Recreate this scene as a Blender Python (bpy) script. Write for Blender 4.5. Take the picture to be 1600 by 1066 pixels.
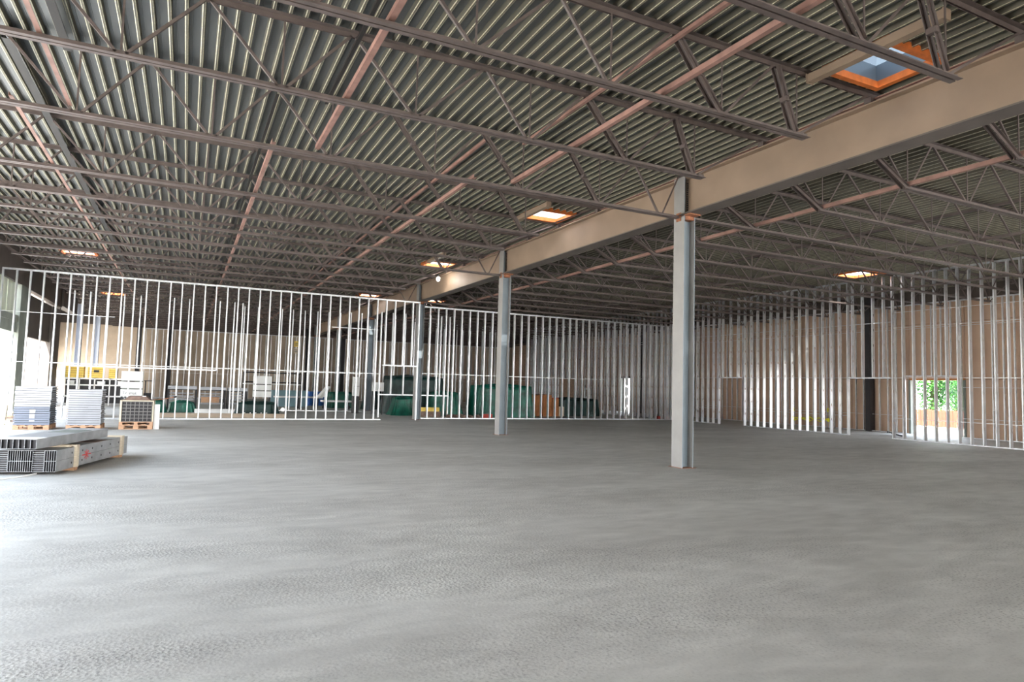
import bpy, bmesh, math, random
from mathutils import Vector, Matrix
random.seed(7)
S = bpy.context.scene
COL = S.collection
for o in list(bpy.data.objects): bpy.data.objects.remove(o)

# ------------------------------------------------------------------ camera
cam = bpy.data.cameras.new('camera'); cam.sensor_width = 36.0
cam.lens = 1038.72 / 1600 * 36; cam.clip_start = .05; cam.clip_end = 600
camo = bpy.data.objects.new('camera', cam); COL.objects.link(camo)
_r = Vector((0.897414, -0.440335, 0.027453)); _u = Vector((-0.055005, -0.049929, 0.997237)); _f = Vector((0.437748, 0.896444, 0.069028))
camo.matrix_world = Matrix(((_r.x, _u.x, -_f.x, 0), (_r.y, _u.y, -_f.y, 0), (_r.z, _u.z, -_f.z, 1.6), (0, 0, 0, 1)))
S.camera = camo

# ------------------------------------------------------------------ sky, sun, exposure
S.view_settings.view_transform = 'Standard'; S.view_settings.look = 'None'
S.view_settings.gamma = 1.0; S.view_settings.use_curve_mapping = False
S.view_settings.exposure = 2.12
W = bpy.data.worlds.new('sky'); S.world = W; W.use_nodes = True
wn = W.node_tree; wn.nodes.clear()
wo = wn.nodes.new('ShaderNodeOutputWorld'); bg = wn.nodes.new('ShaderNodeBackground')
tc = wn.nodes.new('ShaderNodeTexCoord'); sp = wn.nodes.new('ShaderNodeSeparateXYZ'); rp = wn.nodes.new('ShaderNodeValToRGB')
rp.color_ramp.elements[0].position = 0.0; rp.color_ramp.elements[0].color = (1.0, 0.98, 0.95, 1)
rp.color_ramp.elements[1].position = 0.7; rp.color_ramp.elements[1].color = (0.60, 0.76, 1.0, 1)
wn.links.new(tc.outputs['Generated'], sp.inputs[0]); wn.links.new(sp.outputs['Z'], rp.inputs[0])
wn.links.new(rp.outputs[0], bg.inputs[0]); bg.inputs[1].default_value = 3.0
wn.links.new(bg.outputs[0], wo.inputs[0])
sun = bpy.data.lights.new('sun', 'SUN'); sun.energy = 11; sun.angle = math.radians(0.6); sun.color = (1, .95, .87)
suno = bpy.data.objects.new('sun', sun); COL.objects.link(suno); suno.location = (-20, -30, 40)
suno.rotation_euler = Vector((.26, 1.0, -.78)).to_track_quat('-Z', 'Y').to_euler()

# ------------------------------------------------------------------ materials
def mat(name, col, rough=.6, metal=0., noise=None, bump=None, spec=.5, trans=0., emit=None):
    """noise=(scale, amount, detail, (sx,sy,sz)); bump=(scale, strength, distance)"""
    m = bpy.data.materials.new(name); m.use_nodes = True
    n = m.node_tree; b = n.nodes['Principled BSDF']
    b.inputs['Roughness'].default_value = rough; b.inputs['Metallic'].default_value = metal
    b.inputs['Specular IOR Level'].default_value = spec
    c = (*col, 1)
    b.inputs['Base Color'].default_value = c
    tcn = n.nodes.new('ShaderNodeTexCoord')
    if noise:
        sc, am, de = noise[:3]; st = noise[3] if len(noise) > 3 else (1, 1, 1)
        mp = n.nodes.new('ShaderNodeMapping'); mp.inputs['Scale'].default_value = st
        nz = n.nodes.new('ShaderNodeTexNoise'); nz.inputs['Scale'].default_value = sc; nz.inputs['Detail'].default_value = de
        cr = n.nodes.new('ShaderNodeValToRGB')
        cr.color_ramp.elements[0].position = .3; cr.color_ramp.elements[1].position = .7
        cr.color_ramp.elements[0].color = tuple(max(0, x * (1 - am)) for x in col) + (1,)
        cr.color_ramp.elements[1].color = tuple(min(1, x * (1 + am)) for x in col) + (1,)
        n.links.new(tcn.outputs['Object'], mp.inputs[0]); n.links.new(mp.outputs[0], nz.inputs[0])
        n.links.new(nz.outputs[0], cr.inputs[0]); n.links.new(cr.outputs[0], b.inputs['Base Color'])
    if bump:
        nb = n.nodes.new('ShaderNodeTexNoise'); nb.inputs['Scale'].default_value = bump[0]; nb.inputs['Detail'].default_value = 5
        bp = n.nodes.new('ShaderNodeBump'); bp.inputs['Strength'].default_value = bump[1]; bp.inputs['Distance'].default_value = bump[2]
        n.links.new(tcn.outputs['Object'], nb.inputs[0]); n.links.new(nb.outputs[0], bp.inputs['Height']); n.links.new(bp.outputs[0], b.inputs['Normal'])
    if emit:
        b.inputs['Emission Color'].default_value = (*emit[:3], 1); b.inputs['Emission Strength'].default_value = emit[3]
    if trans: b.inputs['Transmission Weight'].default_value = trans
    return m

M = dict(
    galv=mat('galvanised_steel', (.66, .68, .70), .36, .75, (9, .16, 4, (1, 1, .25))),
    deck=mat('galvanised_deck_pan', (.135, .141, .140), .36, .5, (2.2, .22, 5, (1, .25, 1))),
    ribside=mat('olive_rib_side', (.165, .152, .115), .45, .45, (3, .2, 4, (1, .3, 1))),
    ribedge=mat('pale_rib_edge', (.62, .59, .43), .4, .2, (40, .35, 2)),  # pale perforated lip, with its specular highlight put into the colour
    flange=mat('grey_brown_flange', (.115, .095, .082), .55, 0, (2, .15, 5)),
    web=mat('blue_grey_column_web', (.20, .245, .28), .5, 0, (2, .1, 5)),  # blue sky light on the camera-facing web, put into the colour
    whitecurb=mat('white_curb', (.85, .85, .85), .5),
    joist=mat('red_oxide_grey_primer', (.112, .086, .078), .55, 0, (5, .22, 5)),
    pink=mat('rusty_pink_primer', (.27, .15, .12), .6, 0, (4, .25, 5)),
    black=mat('black_primer', (.012, .009, .008), .5, 0, (4, .2, 3)),
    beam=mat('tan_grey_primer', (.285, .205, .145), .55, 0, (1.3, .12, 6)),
    column=mat('column_primer', (.30, .29, .275), .5, 0, (2, .1, 5)),
    rust=mat('rust', (.30, .12, .06), .8, 0, (20, .4, 5)),
    dark=mat('dark_steel', (.028, .026, .028), .55, .2),
    fascia=mat('dark_brown_steel', (.075, .060, .050), .6, 0, (2, .15, 4)),
    wallr=mat('tan_wall_board', (.54, .375, .265), .85, 0, (.8, .10, 6)),
    wallb=mat('tan_concrete_wall', (.52, .42, .32), .9, 0, (1.2, .12, 6)),
    brick=mat('tan_brick', (.40, .28, .20), .9, 0, (6, .25, 5)),
    wood=mat('pallet_pine', (.46, .27, .16), .75, 0, (7, .22, 5, (1, 8, 8))),
    cream=mat('cream_lumber', (.62, .53, .40), .7, 0, (6, .12, 5, (1, 8, 8))),
    curb=mat('orange_curb_lumber', (.62, .16, .03), .6, 0, (6, .25, 5)),
    white=mat('white_painted_board', (.85, .85, .83), .6),
    paper=mat('white_paper', (.9, .9, .88), .8),
    sheet=mat('galvanised_sheet', (.27, .28, .30), .38, .45, (3, .10, 4)),
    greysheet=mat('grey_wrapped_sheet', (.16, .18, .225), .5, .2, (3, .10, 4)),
    green=mat('green_tarp', (.004, .115, .075), .38, 0, (3, .5, 5), (14, .5, .03)),
    darkgreen=mat('dark_green_tarp', (.004, .030, .026), .45, 0, (3, .5, 5), (9, .5, .03)),
    orange=mat('orange_brown_board', (.42, .16, .05), .7, 0, (3, .25, 4)),
    yellow=mat('yellow_paint', (.85, .60, .10), .5, 0, (5, .15, 3)),
    tape=mat('yellow_tape', (.80, .78, .05), .5),
    blue=mat('blue_plastic', (.01, .11, .42), .4),
    red=mat('red_paint', (.55, .05, .03), .5),
    teal=mat('blue_grey_board', (.22, .36, .40), .6),
    translucent=mat('pale_green_panel', (.55, .58, .46), .7, 0, (3, .15, 3, (1, 1, .1)), emit=None),
    girt=mat('grey_green_panel', (.17, .185, .16), .7, 0, (2, .15, 4)),
    rubble=mat('brown_rubble', (.22, .15, .12), .9, 0, (8, .3, 4)),
    ground=mat('pale_outside_ground', (.52, .46, .38), .95, 0, (.6, .12, 5)),
    fence=mat('orange_fence_board', (.27, .075, .040), .8, 0, (3, .2, 4)),
    leaf=mat('leaf', (.035, .15, .012), .6, 0, (1.2, .5, 4)),
    bark=mat('bark', (.12, .08, .05), .9, 0, (6, .3, 4)),
    bulb=mat('lit_bulb', (1, 1, 1), .5, emit=(1, .95, .85, 30)),
    bundle=mat('dull_galvanised_steel', (.40, .41, .42), .45, .4, (5, .18, 5)),
    palecol=mat('pale_blue_white_primer', (.66, .71, .82), .5),
    greyrim=mat('grey_channel_rim', (.26, .25, .24), .5, .2),
    darkchan=mat('dark_channel', (.035, .035, .04), .45, .4),  # near-black stand-in for shade inside channels and stud slots
    ink=mat('grey_ink', (.12, .12, .13), .8),
    spray=mat('red_spray_paint', (.65, .10, .10), .8),
)
M['deck'].use_backface_culling = False

# fresh concrete floor: mottled trowel swirls, fine pitting
def floor_mat():
    m = bpy.data.materials.new('fresh_concrete'); m.use_nodes = True; n = m.node_tree; b = n.nodes['Principled BSDF']
    tcn = n.nodes.new('ShaderNodeTexCoord')
    def noise(scale, st=(1, 1, 1), det=6, dist=0.):
        mp = n.nodes.new('ShaderNodeMapping'); mp.inputs['Scale'].default_value = st
        mp.inputs['Rotation'].default_value = (0, 0, math.radians(-12))
        z = n.nodes.new('ShaderNodeTexNoise'); z.inputs['Scale'].default_value = scale; z.inputs['Detail'].default_value = det
        z.inputs['Distortion'].default_value = dist
        n.links.new(tcn.outputs['Object'], mp.inputs[0]); n.links.new(mp.outputs[0], z.inputs[0]); return z
    a = noise(.55, (.55, 1.3, 1), 5, .6); c = noise(42, (1, 1, 1), 3); d = noise(3.2, (.6, 1.4, 1), 6, .4)
    r1 = n.nodes.new('ShaderNodeValToRGB'); r1.color_ramp.elements[0].position = .36; r1.color_ramp.elements[1].position = .62
    r1.color_ramp.elements[0].color = (.50, .488, .455, 1); r1.color_ramp.elements[1].color = (.60, .588, .55, 1)
    n.links.new(a.outputs[0], r1.inputs[0])
    r2 = n.nodes.new('ShaderNodeValToRGB'); r2.color_ramp.elements[0].position = .3; r2.color_ramp.elements[1].position = .75
    r2.color_ramp.elements[0].color = (.86, .86, .86, 1); r2.color_ramp.elements[1].color = (1.12, 1.12, 1.12, 1)
    n.links.new(d.outputs[0], r2.inputs[0])
    mx = n.nodes.new('ShaderNodeMixRGB'); mx.blend_type = 'MULTIPLY'; mx.inputs[0].default_value = 1
    n.links.new(r1.outputs[0], mx.inputs[1]); n.links.new(r2.outputs[0], mx.inputs[2])
    mask = noise(.42, (.6, 1.5, 1), 4, .5)          # where the surface was left rough
    rm = n.nodes.new('ShaderNodeValToRGB'); rm.color_ramp.elements[0].position = .42; rm.color_ramp.elements[1].position = .60
    rm.color_ramp.elements[0].color = (.18, .18, .18, 1); rm.color_ramp.elements[1].color = (1, 1, 1, 1)
    n.links.new(mask.outputs[0], rm.inputs[0])
    r3 = n.nodes.new('ShaderNodeValToRGB'); r3.color_ramp.elements[0].position = .33; r3.color_ramp.elements[1].position = .47
    r3.color_ramp.elements[0].color = (.52, .52, .52, 1); r3.color_ramp.elements[1].color = (1.0, 1.0, 1.0, 1)
    n.links.new(c.outputs[0], r3.inputs[0])
    r3m = n.nodes.new('ShaderNodeMixRGB'); r3m.inputs[1].default_value = (1, 1, 1, 1)
    n.links.new(rm.outputs[0], r3m.inputs[0]); n.links.new(r3.outputs[0], r3m.inputs[2]); r3 = r3m
    m2 = n.nodes.new('ShaderNodeMixRGB'); m2.blend_type = 'MULTIPLY'; m2.inputs[0].default_value = 1
    n.links.new(mx.outputs[0], m2.inputs[1]); n.links.new(r3.outputs[0], m2.inputs[2])
    n.links.new(m2.outputs[0], b.inputs['Base Color'])
    b.inputs['Roughness'].default_value = .55; b.inputs['Specular IOR Level'].default_value = .45
    v = n.nodes.new('ShaderNodeTexVoronoi'); v.inputs['Scale'].default_value = 38
    n.links.new(tcn.outputs['Object'], v.inputs[0])
    e = noise(60, (1, 1, 1), 4)
    ad = n.nodes.new('ShaderNodeMath'); ad.operation = 'ADD'; n.links.new(v.outputs[0], ad.inputs[0]); n.links.new(e.outputs[0], ad.inputs[1])
    bp = n.nodes.new('ShaderNodeBump'); bp.inputs['Distance'].default_value = .006; mlt = n.nodes.new('ShaderNodeMath'); mlt.operation = 'MULTIPLY'; mlt.inputs[1].default_value = .7; n.links.new(rm.outputs[0], mlt.inputs[0]); n.links.new(mlt.outputs[0], bp.inputs['Strength'])
    n.links.new(ad.outputs[0], bp.inputs['Height'])
    bp2 = n.nodes.new('ShaderNodeBump'); bp2.inputs['Strength'].default_value = .3; bp2.inputs['Distance'].default_value = .03
    n.links.new(d.outputs[0], bp2.inputs['Height']); n.links.new(bp.outputs[0], bp2.inputs['Normal'])
    n.links.new(bp2.outputs[0], b.inputs['Normal'])
    return m
M['floor'] = floor_mat()

def acrylic(name, clear, tl, col):
    m = bpy.data.materials.new(name); m.use_nodes = True; n = m.node_tree; n.nodes.clear()
    o = n.nodes.new('ShaderNodeOutputMaterial'); t = n.nodes.new('ShaderNodeBsdfTransparent'); t.inputs[0].default_value = (clear, clear, clear, 1); tr = n.nodes.new('ShaderNodeBsdfTranslucent'); tr.inputs[0].default_value = (*col, 1); ad = n.nodes.new('ShaderNodeMixShader'); ad.inputs[0].default_value = tl
    g = n.nodes.new('ShaderNodeBsdfGlossy'); g.inputs[1].default_value = .15
    x = n.nodes.new('ShaderNodeMixShader'); x.inputs[0].default_value = .10
    n.links.new(t.outputs[0], ad.inputs[1]); n.links.new(tr.outputs[0], ad.inputs[2]); n.links.new(ad.outputs[0], x.inputs[1]); n.links.new(g.outputs[0], x.inputs[2]); n.links.new(x.outputs[0], o.inputs[0]); return m
M['acrylic'] = acrylic('skylight_acrylic', .5, .6, (.9, .93, .95)); M['smoked'] = acrylic('smoked_skylight_glass', .06, .5, (.03, .045, .055)); M['hazy'] = acrylic('hazy_skylight_glass', .25, .6, (.35, .38, .4))
M['galvcurb'] = mat('galvanised_curb', (.30, .34, .38), .35, .7)

# ------------------------------------------------------------------ mesh helpers
class MB:
    def __init__(s): s.v = []; s.f = []
    def quadbox(s, c8):
        b = len(s.v); s.v += [tuple(p) for p in c8]
        s.f += [tuple(b + i for i in q) for q in ((0, 3, 2, 1), (4, 5, 6, 7), (0, 1, 5, 4), (1, 2, 6, 5), (2, 3, 7, 6), (3, 0, 4, 7))]; return s
    def box(s, x0, x1, y0, y1, z0, z1):
        return s.quadbox([(x0, y0, z0), (x1, y0, z0), (x1, y1, z0), (x0, y1, z0), (x0, y0, z1), (x1, y0, z1), (x1, y1, z1), (x0, y1, z1)])
    def prof(s, p, q, loops, up=(0, 0, 1), caps=True):
        """extrude closed 2D loops (side, up) from p to q"""
        p = Vector(p); q = Vector(q); d = (q - p).normalized(); up = Vector(up)
        side = d.cross(up)
        if side.length < 1e-4: side = d.cross(Vector((0, 1, 0)))
        side.normalize(); u = side.cross(d)
        for lp in loops:
            b = len(s.v); k = len(lp)
            for o in (p, q):
                for a, c in lp: s.v.append(tuple(o + side * a + u * c))
            for i in range(k):
                j = (i + 1) % k; s.f.append((b + i, b + j, b + k + j, b + k + i))
            if caps: s.f.append(tuple(b + i for i in reversed(range(k)))); s.f.append(tuple(b + k + i for i in range(k)))
        return s
    def bar(s, p, q, w, h=None, up=(0, 0, 1)):
        h = h or w; return s.prof(p, q, [[(-w / 2, -h / 2), (w / 2, -h / 2), (w / 2, h / 2), (-w / 2, h / 2)]], up)
    def rod(s, p, q, r, n=6, up=(0, 0, 1)):
        return s.prof(p, q, [[(r * math.cos(2 * math.pi * i / n), r * math.sin(2 * math.pi * i / n)) for i in range(n)]], up)
    def tube(s, pts, r, n=6):
        for a, b in zip(pts, pts[1:]): s.rod(a, b, r, n)
        return s
    def open_prof(s, p, q, line, up=(0, 0, 1)):
        p = Vector(p); q = Vector(q); d = (q - p).normalized(); up = Vector(up); side = d.cross(up)
        if side.length < 1e-4: side = d.cross(Vector((0, 1, 0)))
        side.normalize(); u = side.cross(d); b = len(s.v); k = len(line)
        for o in (p, q):
            for a, c in line: s.v.append(tuple(o + side * a + u * c))
        for i in range(k - 1): s.f.append((b + i, b + i + 1, b + k + i + 1, b + k + i))
        return s
    def mesh(s, name):
        m = bpy.data.meshes.new(name); m.from_pydata(s.v, [], s.f); m.update(); return m
    def build(s, name, m, parent=None, loc=None):
        me = s.mesh(name); me.materials.append(M[m] if isinstance(m, str) else m)
        return link(name, me, parent, loc)

def link(name, me, parent=None, loc=None, rot=None):
    o = bpy.data.objects.new(name, me); COL.objects.link(o)
    if parent: o.parent = parent
    if loc is not None: o.location = loc
    if rot is not None: o.rotation_euler = rot
    return o
def tag(o, label=None, cat=None, group=None, kind=None):
    if label: o['label'] = label
    if cat: o['category'] = cat
    if group: o['group'] = group
    if kind: o['kind'] = kind
    return o
def thing(name, label, cat, loc=(0, 0, 0), rz=0, group=None):
    o = bpy.data.objects.new(name, None); COL.objects.link(o); o.location = loc; o.rotation_euler = (0, 0, rz)
    o.empty_display_size = .2
    return tag(o, label, cat, group)
def smesh(me, m): me.materials.append(M[m]); return me
ORD = ['first', 'second', 'third', 'fourth', 'fifth', 'sixth', 'seventh', 'eighth', 'ninth', 'tenth', 'eleventh', 'twelfth', 'thirteenth', 'fourteenth',
       'fifteenth', 'sixteenth', 'seventeenth', 'eighteenth', 'nineteenth', 'twentieth', 'twenty-first', 'twenty-second', 'twenty-third', 'twenty-fourth',
       'twenty-fifth', 'twenty-sixth', 'twenty-seventh', 'twenty-eighth', 'twenty-ninth', 'thirtieth']

# ------------------------------------------------------------------ key dimensions (metres)
XG = 9.57; XL = -6.6; XR = 29.4; YB = 60.0; YN = -22.0
ZB0, ZB1 = 5.40, 6.22        # girder
ZT = 6.40                     # underside of deck
COLY = [11.2 + 9.07 * i for i in range(-1, 6)]

# ------------------------------------------------------------------ floor and ground
tag(MB().box(-9.3, XR, YN, YB, -.2, 0).build('floor', 'floor'), kind='structure')
tag(MB().box(-150, -9.3, -120, 160, -.35, -.05).box(-9.3, 150, -120, YN, -.35, -.05).box(-9.3, 150, YB, 160, -.35, -.05).box(XR, 150, YN, YB, -.35, -.05).build('ground', 'ground'), kind='structure')

# ------------------------------------------------------------------ roof deck: ribbed sheets, shared meshes
W0 = .61; X0 = 8.2 - W0 * 24 - W0
def deck_mesh(y0, y1):
    p = W0 / 3; mb = MB(); mats = []
    def strip(a, za, b, zb, m):
        k = len(mb.v); mb.v += [(a, y0, za), (b, y0, zb), (b, y1, zb), (a, y1, za)]; mb.f.append((k, k + 1, k + 2, k + 3)); mats.append(m)
    for k in range(3):
        a = k * p
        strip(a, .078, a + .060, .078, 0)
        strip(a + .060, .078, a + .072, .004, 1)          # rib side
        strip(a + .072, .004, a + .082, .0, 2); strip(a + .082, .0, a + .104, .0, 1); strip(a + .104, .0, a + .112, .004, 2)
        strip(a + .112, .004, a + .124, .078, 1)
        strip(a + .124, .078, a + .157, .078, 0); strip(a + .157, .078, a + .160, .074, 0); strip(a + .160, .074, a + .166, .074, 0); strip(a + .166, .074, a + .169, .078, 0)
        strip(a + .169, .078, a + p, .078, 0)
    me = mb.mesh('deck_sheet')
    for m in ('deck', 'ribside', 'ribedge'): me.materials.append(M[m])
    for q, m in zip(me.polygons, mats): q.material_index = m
    return me
roof = bpy.data.objects.new('ceiling', None); COL.objects.link(roof); tag(roof, kind='structure')
segs = [(YN, 8.0), (8.0, 25.6), (25.6, 43.0), (43.0, YB + .3)]
HOLES = {24: [(5.55, 6.6), (15.45, 16.5), (24.25, 25.3), (35.4, 36.7)], 25: [(5.55, 6.6), (15.45, 16.5), (24.25, 25.3), (35.4, 36.7)],
         48: [(16.5, 17.9)], 49: [(16.5, 17.9)], 30: [(35.4, 36.7)], 31: [(35.4, 36.7)], 3: [(30.2, 31.4), (44.0, 45.2)], 4: [(30.2, 31.4), (44.0, 45.2)]}
HOLES = {k + 1: v for k, v in HOLES.items()}
cache = {}
for c in range(0, 60):
    for a, b in segs:
        cuts = [(a, b)]
        for h0, h1 in HOLES.get(c, []):
            cuts = [r for (p, q) in cuts for r in ([(p, min(q, h0))] if p < h0 else []) + ([(max(p, h1), q)] if q > h1 else [])]
        for p, q in cuts:
            if q - p < .01: continue
            key = (round(p, 3), round(q, 3))
            if key not in cache: cache[key] = deck_mesh(p, q)
            link('deck_sheet', cache[key], roof, (X0 + c * W0, 0, ZT))

cache['e'] = deck_mesh(41.0, YB + .3)
for c in range(-4, 0): link('deck_sheet', cache['e'], roof, (X0 + c * W0, 0, ZT))
# skylights
def skylight(x0, x1, y0, y1, label, dome='acrylic'):
    t = thing('skylight', label, 'skylight', ((x0 + x1) / 2, (y0 + y1) / 2, ZT))
    a, b = (x1 - x0) / 2, (y1 - y0) / 2; w = .09
    for s in (-1, 1):
        MB().box(-a, a, s * b - (w if s > 0 else 0), s * b + (0 if s > 0 else w), -.045, .06).build('curb_board', 'curb', t)
        MB().box(s * a - (w if s > 0 else 0), s * a + (0 if s > 0 else w), -b + w, b - w, -.045, .06).build('curb_board', 'curb', t)
    m = MB(); e = .02
    for s in (-1, 1):
        m.box(-a, a, s * b - e / 2, s * b + e / 2, .06, .36); m.box(s * a - e / 2, s * a + e / 2, -b, b, .06, .36)
    m.build('metal_curb', 'galvcurb' if dome == 'smoked' else 'whitecurb', t)
    d = MB(); n = 6
    for j in range(n + 1):
        for i in range(n + 1):
            u, v = i / n * 2 - 1, j / n * 2 - 1
            d.v.append((u * a, v * b, .36 + .16 * (1 - u ** 4) * (1 - v ** 4)))
    for j in range(n):
        for i in range(n): k = j * (n + 1) + i; d.f.append((k, k + 1, k + n + 2, k + n + 1))
    d.build('dome', dome, t)
    return t
skylight(8.2, 9.42, 5.55, 6.6, 'nearest skylight with bright orange curb, above the girder at upper right', 'smoked')
skylight(8.2, 9.42, 15.45, 16.5, 'skylight with orange curb just past the front column, left of the girder', 'hazy')
skylight(8.2, 9.42, 24.25, 25.3, 'bright skylight by the girder above the hanging bulb')
skylight(8.2, 9.42, 35.4, 36.7, 'distant skylight by the girder beyond the stud partition')
skylight(22.84, 24.06, 16.5, 17.9, 'bright skylight with red curb over the right bay')
skylight(11.86, 13.08, 35.4, 36.7, 'far skylight in the right bay beyond the second column')
skylight(-4.61, -3.39, 30.2, 31.4, 'skylight near the left wall beyond the long stud partition')
skylight(-4.61, -3.39, 44.0, 45.2, 'farthest left skylight above the rear storage area')

# framing around skylights
def header(x, y0, y1, label, z=6.27):
    t = thing('skylight_header', label, 'steel beam', (x, y0, z))
    MB().open_prof((0, 0, 0), (0, y1 - y0, 0), [(-.06, .06), (-.06, -.06), (.06, -.06), (.06, .06)]).build('channel', 'beam', t)
    MB().box(-.07, .07, -.01, .012, -.07, .07).build('end_plate', 'beam', t)
    MB().box(-.07, .07, y1 - y0 - .012, y1 - y0 + .01, -.07, .07).build('end_plate', 'beam', t)
header(8.06, 4.72, 6.70, 'tan steel channel spanning two joists left of the nearest skylight')
header(8.06, 14.6, 16.48, 'tan steel channel beside the skylight past the front column')
header(8.06, 22.2, 23.9, 'small tan steel channel before the skylight with the bulb')

# ------------------------------------------------------------------ steel columns and girders
def column(x, y, label, extras=True, mcol='column', z1=6.24, n=0):
    t = thing('steel_column', label, 'column', (x, y, 0))
    for s in (-1, 1):
        MB().box(s * .15 - (.016 if s > 0 else 0), s * .15 + (0 if s > 0 else .016), -.17, .17, 0.0, z1).build('flange', mcol, t)
        if mcol == 'column': MB().box(s * .15 - (.0165 if s > 0 else -.0005), s * .15 + (-.0005 if s > 0 else .0165), -.1715, -.17, 0.0, z1).build('flange_edge', 'web', t)  # thin strip on the camera side, coloured as if lit by sky
    MB().box(-.134, .134, -.008, .008, .0, z1).build('web', 'web' if mcol == 'column' else mcol, t)
    MB().box(-.2, .2, -.22, .22, -.01, .006).build('base_plate', 'rust', t)
    if extras:
        MB().box(-.006, .006, -.15, -.008, 5.50, 6.16).build('shear_plate', 'joist', t)
        b = MB()
        for k in range(13):
            z = 5.53 + k * .048
            for sx in (-1, 1): b.rod((sx * .006, -.11, z), (sx * .028, -.11, z), .014, 6)
        tag(b.build('bolt_row', 'dark', t), kind='stuff')
        MB().box(-.15, .15, -.34, -.008, 5.375, 5.398).build('seat_plate', 'rust', t)
        MB().box(-.12, .12, -.17, -.008, 5.30, 5.375).build('seat_angle', 'rust', t)
        MB().box(-.17, -.151, -.07, .07, 5.28, 5.46).build('joist_gusset', 'rust', t)
    return t
names = ['front steel column, nearest to the camera, tan flange and blue-grey web', 'second steel column along the girder, standing in open floor',
         'third steel column, at the gap in the stud partition', 'fourth steel column, just beyond the front stud partition',
         'fifth steel column under the girder, deep in the building', 'last steel column under the girder, by the back wall']
for i, y in enumerate(COLY[1:]): column(XG, y, names[i])
for i, y in enumerate(COLY[:-1]):
    t = thing('steel_girder', ['girder length running from the front column out of frame at upper right', 'girder length between the front column and the second column',
              'girder length between the second and third columns, lit by the skylight', 'girder length behind the partition between third and fourth columns',
              'girder length between the fourth and fifth columns', 'farthest girder length running towards the back wall'][i], 'beam', (XG, y, ZB0))
    L0, L1 = .03, 9.04; h = ZB1 - ZB0
    if i == 0: L0 = -8
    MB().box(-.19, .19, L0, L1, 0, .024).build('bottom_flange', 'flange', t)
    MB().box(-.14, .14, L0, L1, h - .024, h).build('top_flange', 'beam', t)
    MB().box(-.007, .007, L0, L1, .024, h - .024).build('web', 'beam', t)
    MB().box(-.05, .05, L0, L1, h + .075, h + .09).box(-.006, .006, L0, L1, h, h + .08).build('top_rail', 'pink', t)

# ------------------------------------------------------------------ open web bar joists
def LL(a, g=.012, th=.006, flip=1):
    """double angle: vertical legs back to back, flange legs out; flip=1 legs point up"""
    o = []
    for s in (-1, 1):
        o.append([(s * g, 0), (s * (g + a), 0), (s * (g + a), flip * th), (s * (g + th), flip * th), (s * (g + th), flip * a), (s * g, flip * a)][::s * flip])
    return o
ZJT = ZT - .004; ZJB = 5.385
def joist_parts(bn, tn, xl, xr, tipl, tipr, heavy, zb=ZJB, vert=True, gap=.045, r_end='rod', seat_l=True, leanfirst=False):
    """mesh list for one joist in local Y=0 plane. bn bottom nodes, tn top nodes"""
    P = []
    me = MB().prof((xl, 0, ZJT), (xr, 0, ZJT), LL(.072, flip=-1)).mesh('top_chord'); P.append(('top_chord', smesh(me, 'joist')))
    me = MB().prof((tipl, 0, zb), (tipr, 0, zb), LL(.066)).mesh('bottom_chord'); P.append(('bottom_chord', smesh(me, 'joist')))
    zt, zlo = ZJT - .05, zb + .045
    def member(x0, z0, x1, z1, double=False, w=.036):
        mb = MB()
        if double:
            for s in (-1, 1):
                mb.prof((x0, s * gap, z0), (x1, s * gap, z1), [[(-.022, -.03), (-.016, -.03), (-.016, .024), (.022, .024), (.022, .03), (-.022, .03)]], up=(1, 0, .3))
            mx, mz = (x0 + x1) / 2, (z0 + z1) / 2; mb.box(mx - .035, mx + .035, -.06, .06, mz - .035, mz + .035)
        else:
            mb.prof((x0, 0, z0), (x1, 0, z1), [[(-w / 2, -w / 2), (w / 2, -w / 2), (w / 2, -w / 2 + .007), (-w / 2 + .007, -w / 2 + .007), (-w / 2 + .007, w / 2), (-w / 2, w / 2)]], up=(0, 1, 0))
        return smesh(mb.mesh('web_member'), 'joist')
    nodes = sorted([(x, 0) for x in bn] + [(x, 1) for x in tn])
    for (a, ka), (b, kb) in zip(nodes, nodes[1:]):
        if ka == kb: continue
        dbl = heavy(a, b, ka)
        P.append(('web_member', member(a + (.05 if ka == 0 else .03), zlo if ka == 0 else zt, b - (.05 if kb == 0 else .03), zlo if kb == 0 else zt, dbl)))
    if vert:
        for x in bn:
            if xl + 1 < x < xr - 1: P.append(('vertical_member', member(x, zlo, x + .0, zt, False, .024)))
    for s, x in ((1, xr), (-1, xl)):
        P.append(('bearing_seat', smesh(MB().box(min(x, x - s * .22), max(x, x - s * .22), -.06, .06, ZJT - .165, ZJT - .07).mesh('bearing_seat'), 'joist')))
    return P
def place(P, name, label, y, group='open web roof joists', sx=1):
    t = thing(name, label, 'roof joist', (0, y, 0), 0, group)
    for n, me in P: link(n, me, t)
    return t
# left bay, two panel layouts as in the photograph
bn1 = [7.85, 6.40, 4.57, 2.74, .92, -.90, -2.72, -4.55]; tn1 = [9.45, 7.40, 5.56, 3.80, 1.82, .0, -1.82, -3.64, -6.4]
P1 = joist_parts(bn1, tn1, -6.6, 9.66, -5.15, 8.06, lambda a, b, k: k == 1 and 5 < a < 8)
bn2 = [7.35, 5.60, 3.82, 1.98, .16, -1.62, -3.42, -4.95]; tn2 = [9.45, 6.60, 4.72, 3.0, 1.06, -.75, -2.55, -4.3, -6.4]
P2 = joist_parts(bn2, tn2, -6.6, 9.66, -5.17, 7.75, lambda a, b, k: k == 1 and 2.5 < a < 7, gap=.03)
P2c = joist_parts([8.9] + bn2, [9.45, 8.2] + tn2[1:], -6.6, 9.66, -5.17, 9.40, lambda a, b, k: k == 1 and 2.5 < a < 7, zb=5.34, gap=.03)
left_y = [.30, 2.45, 4.62, 6.76, 8.95]
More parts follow.
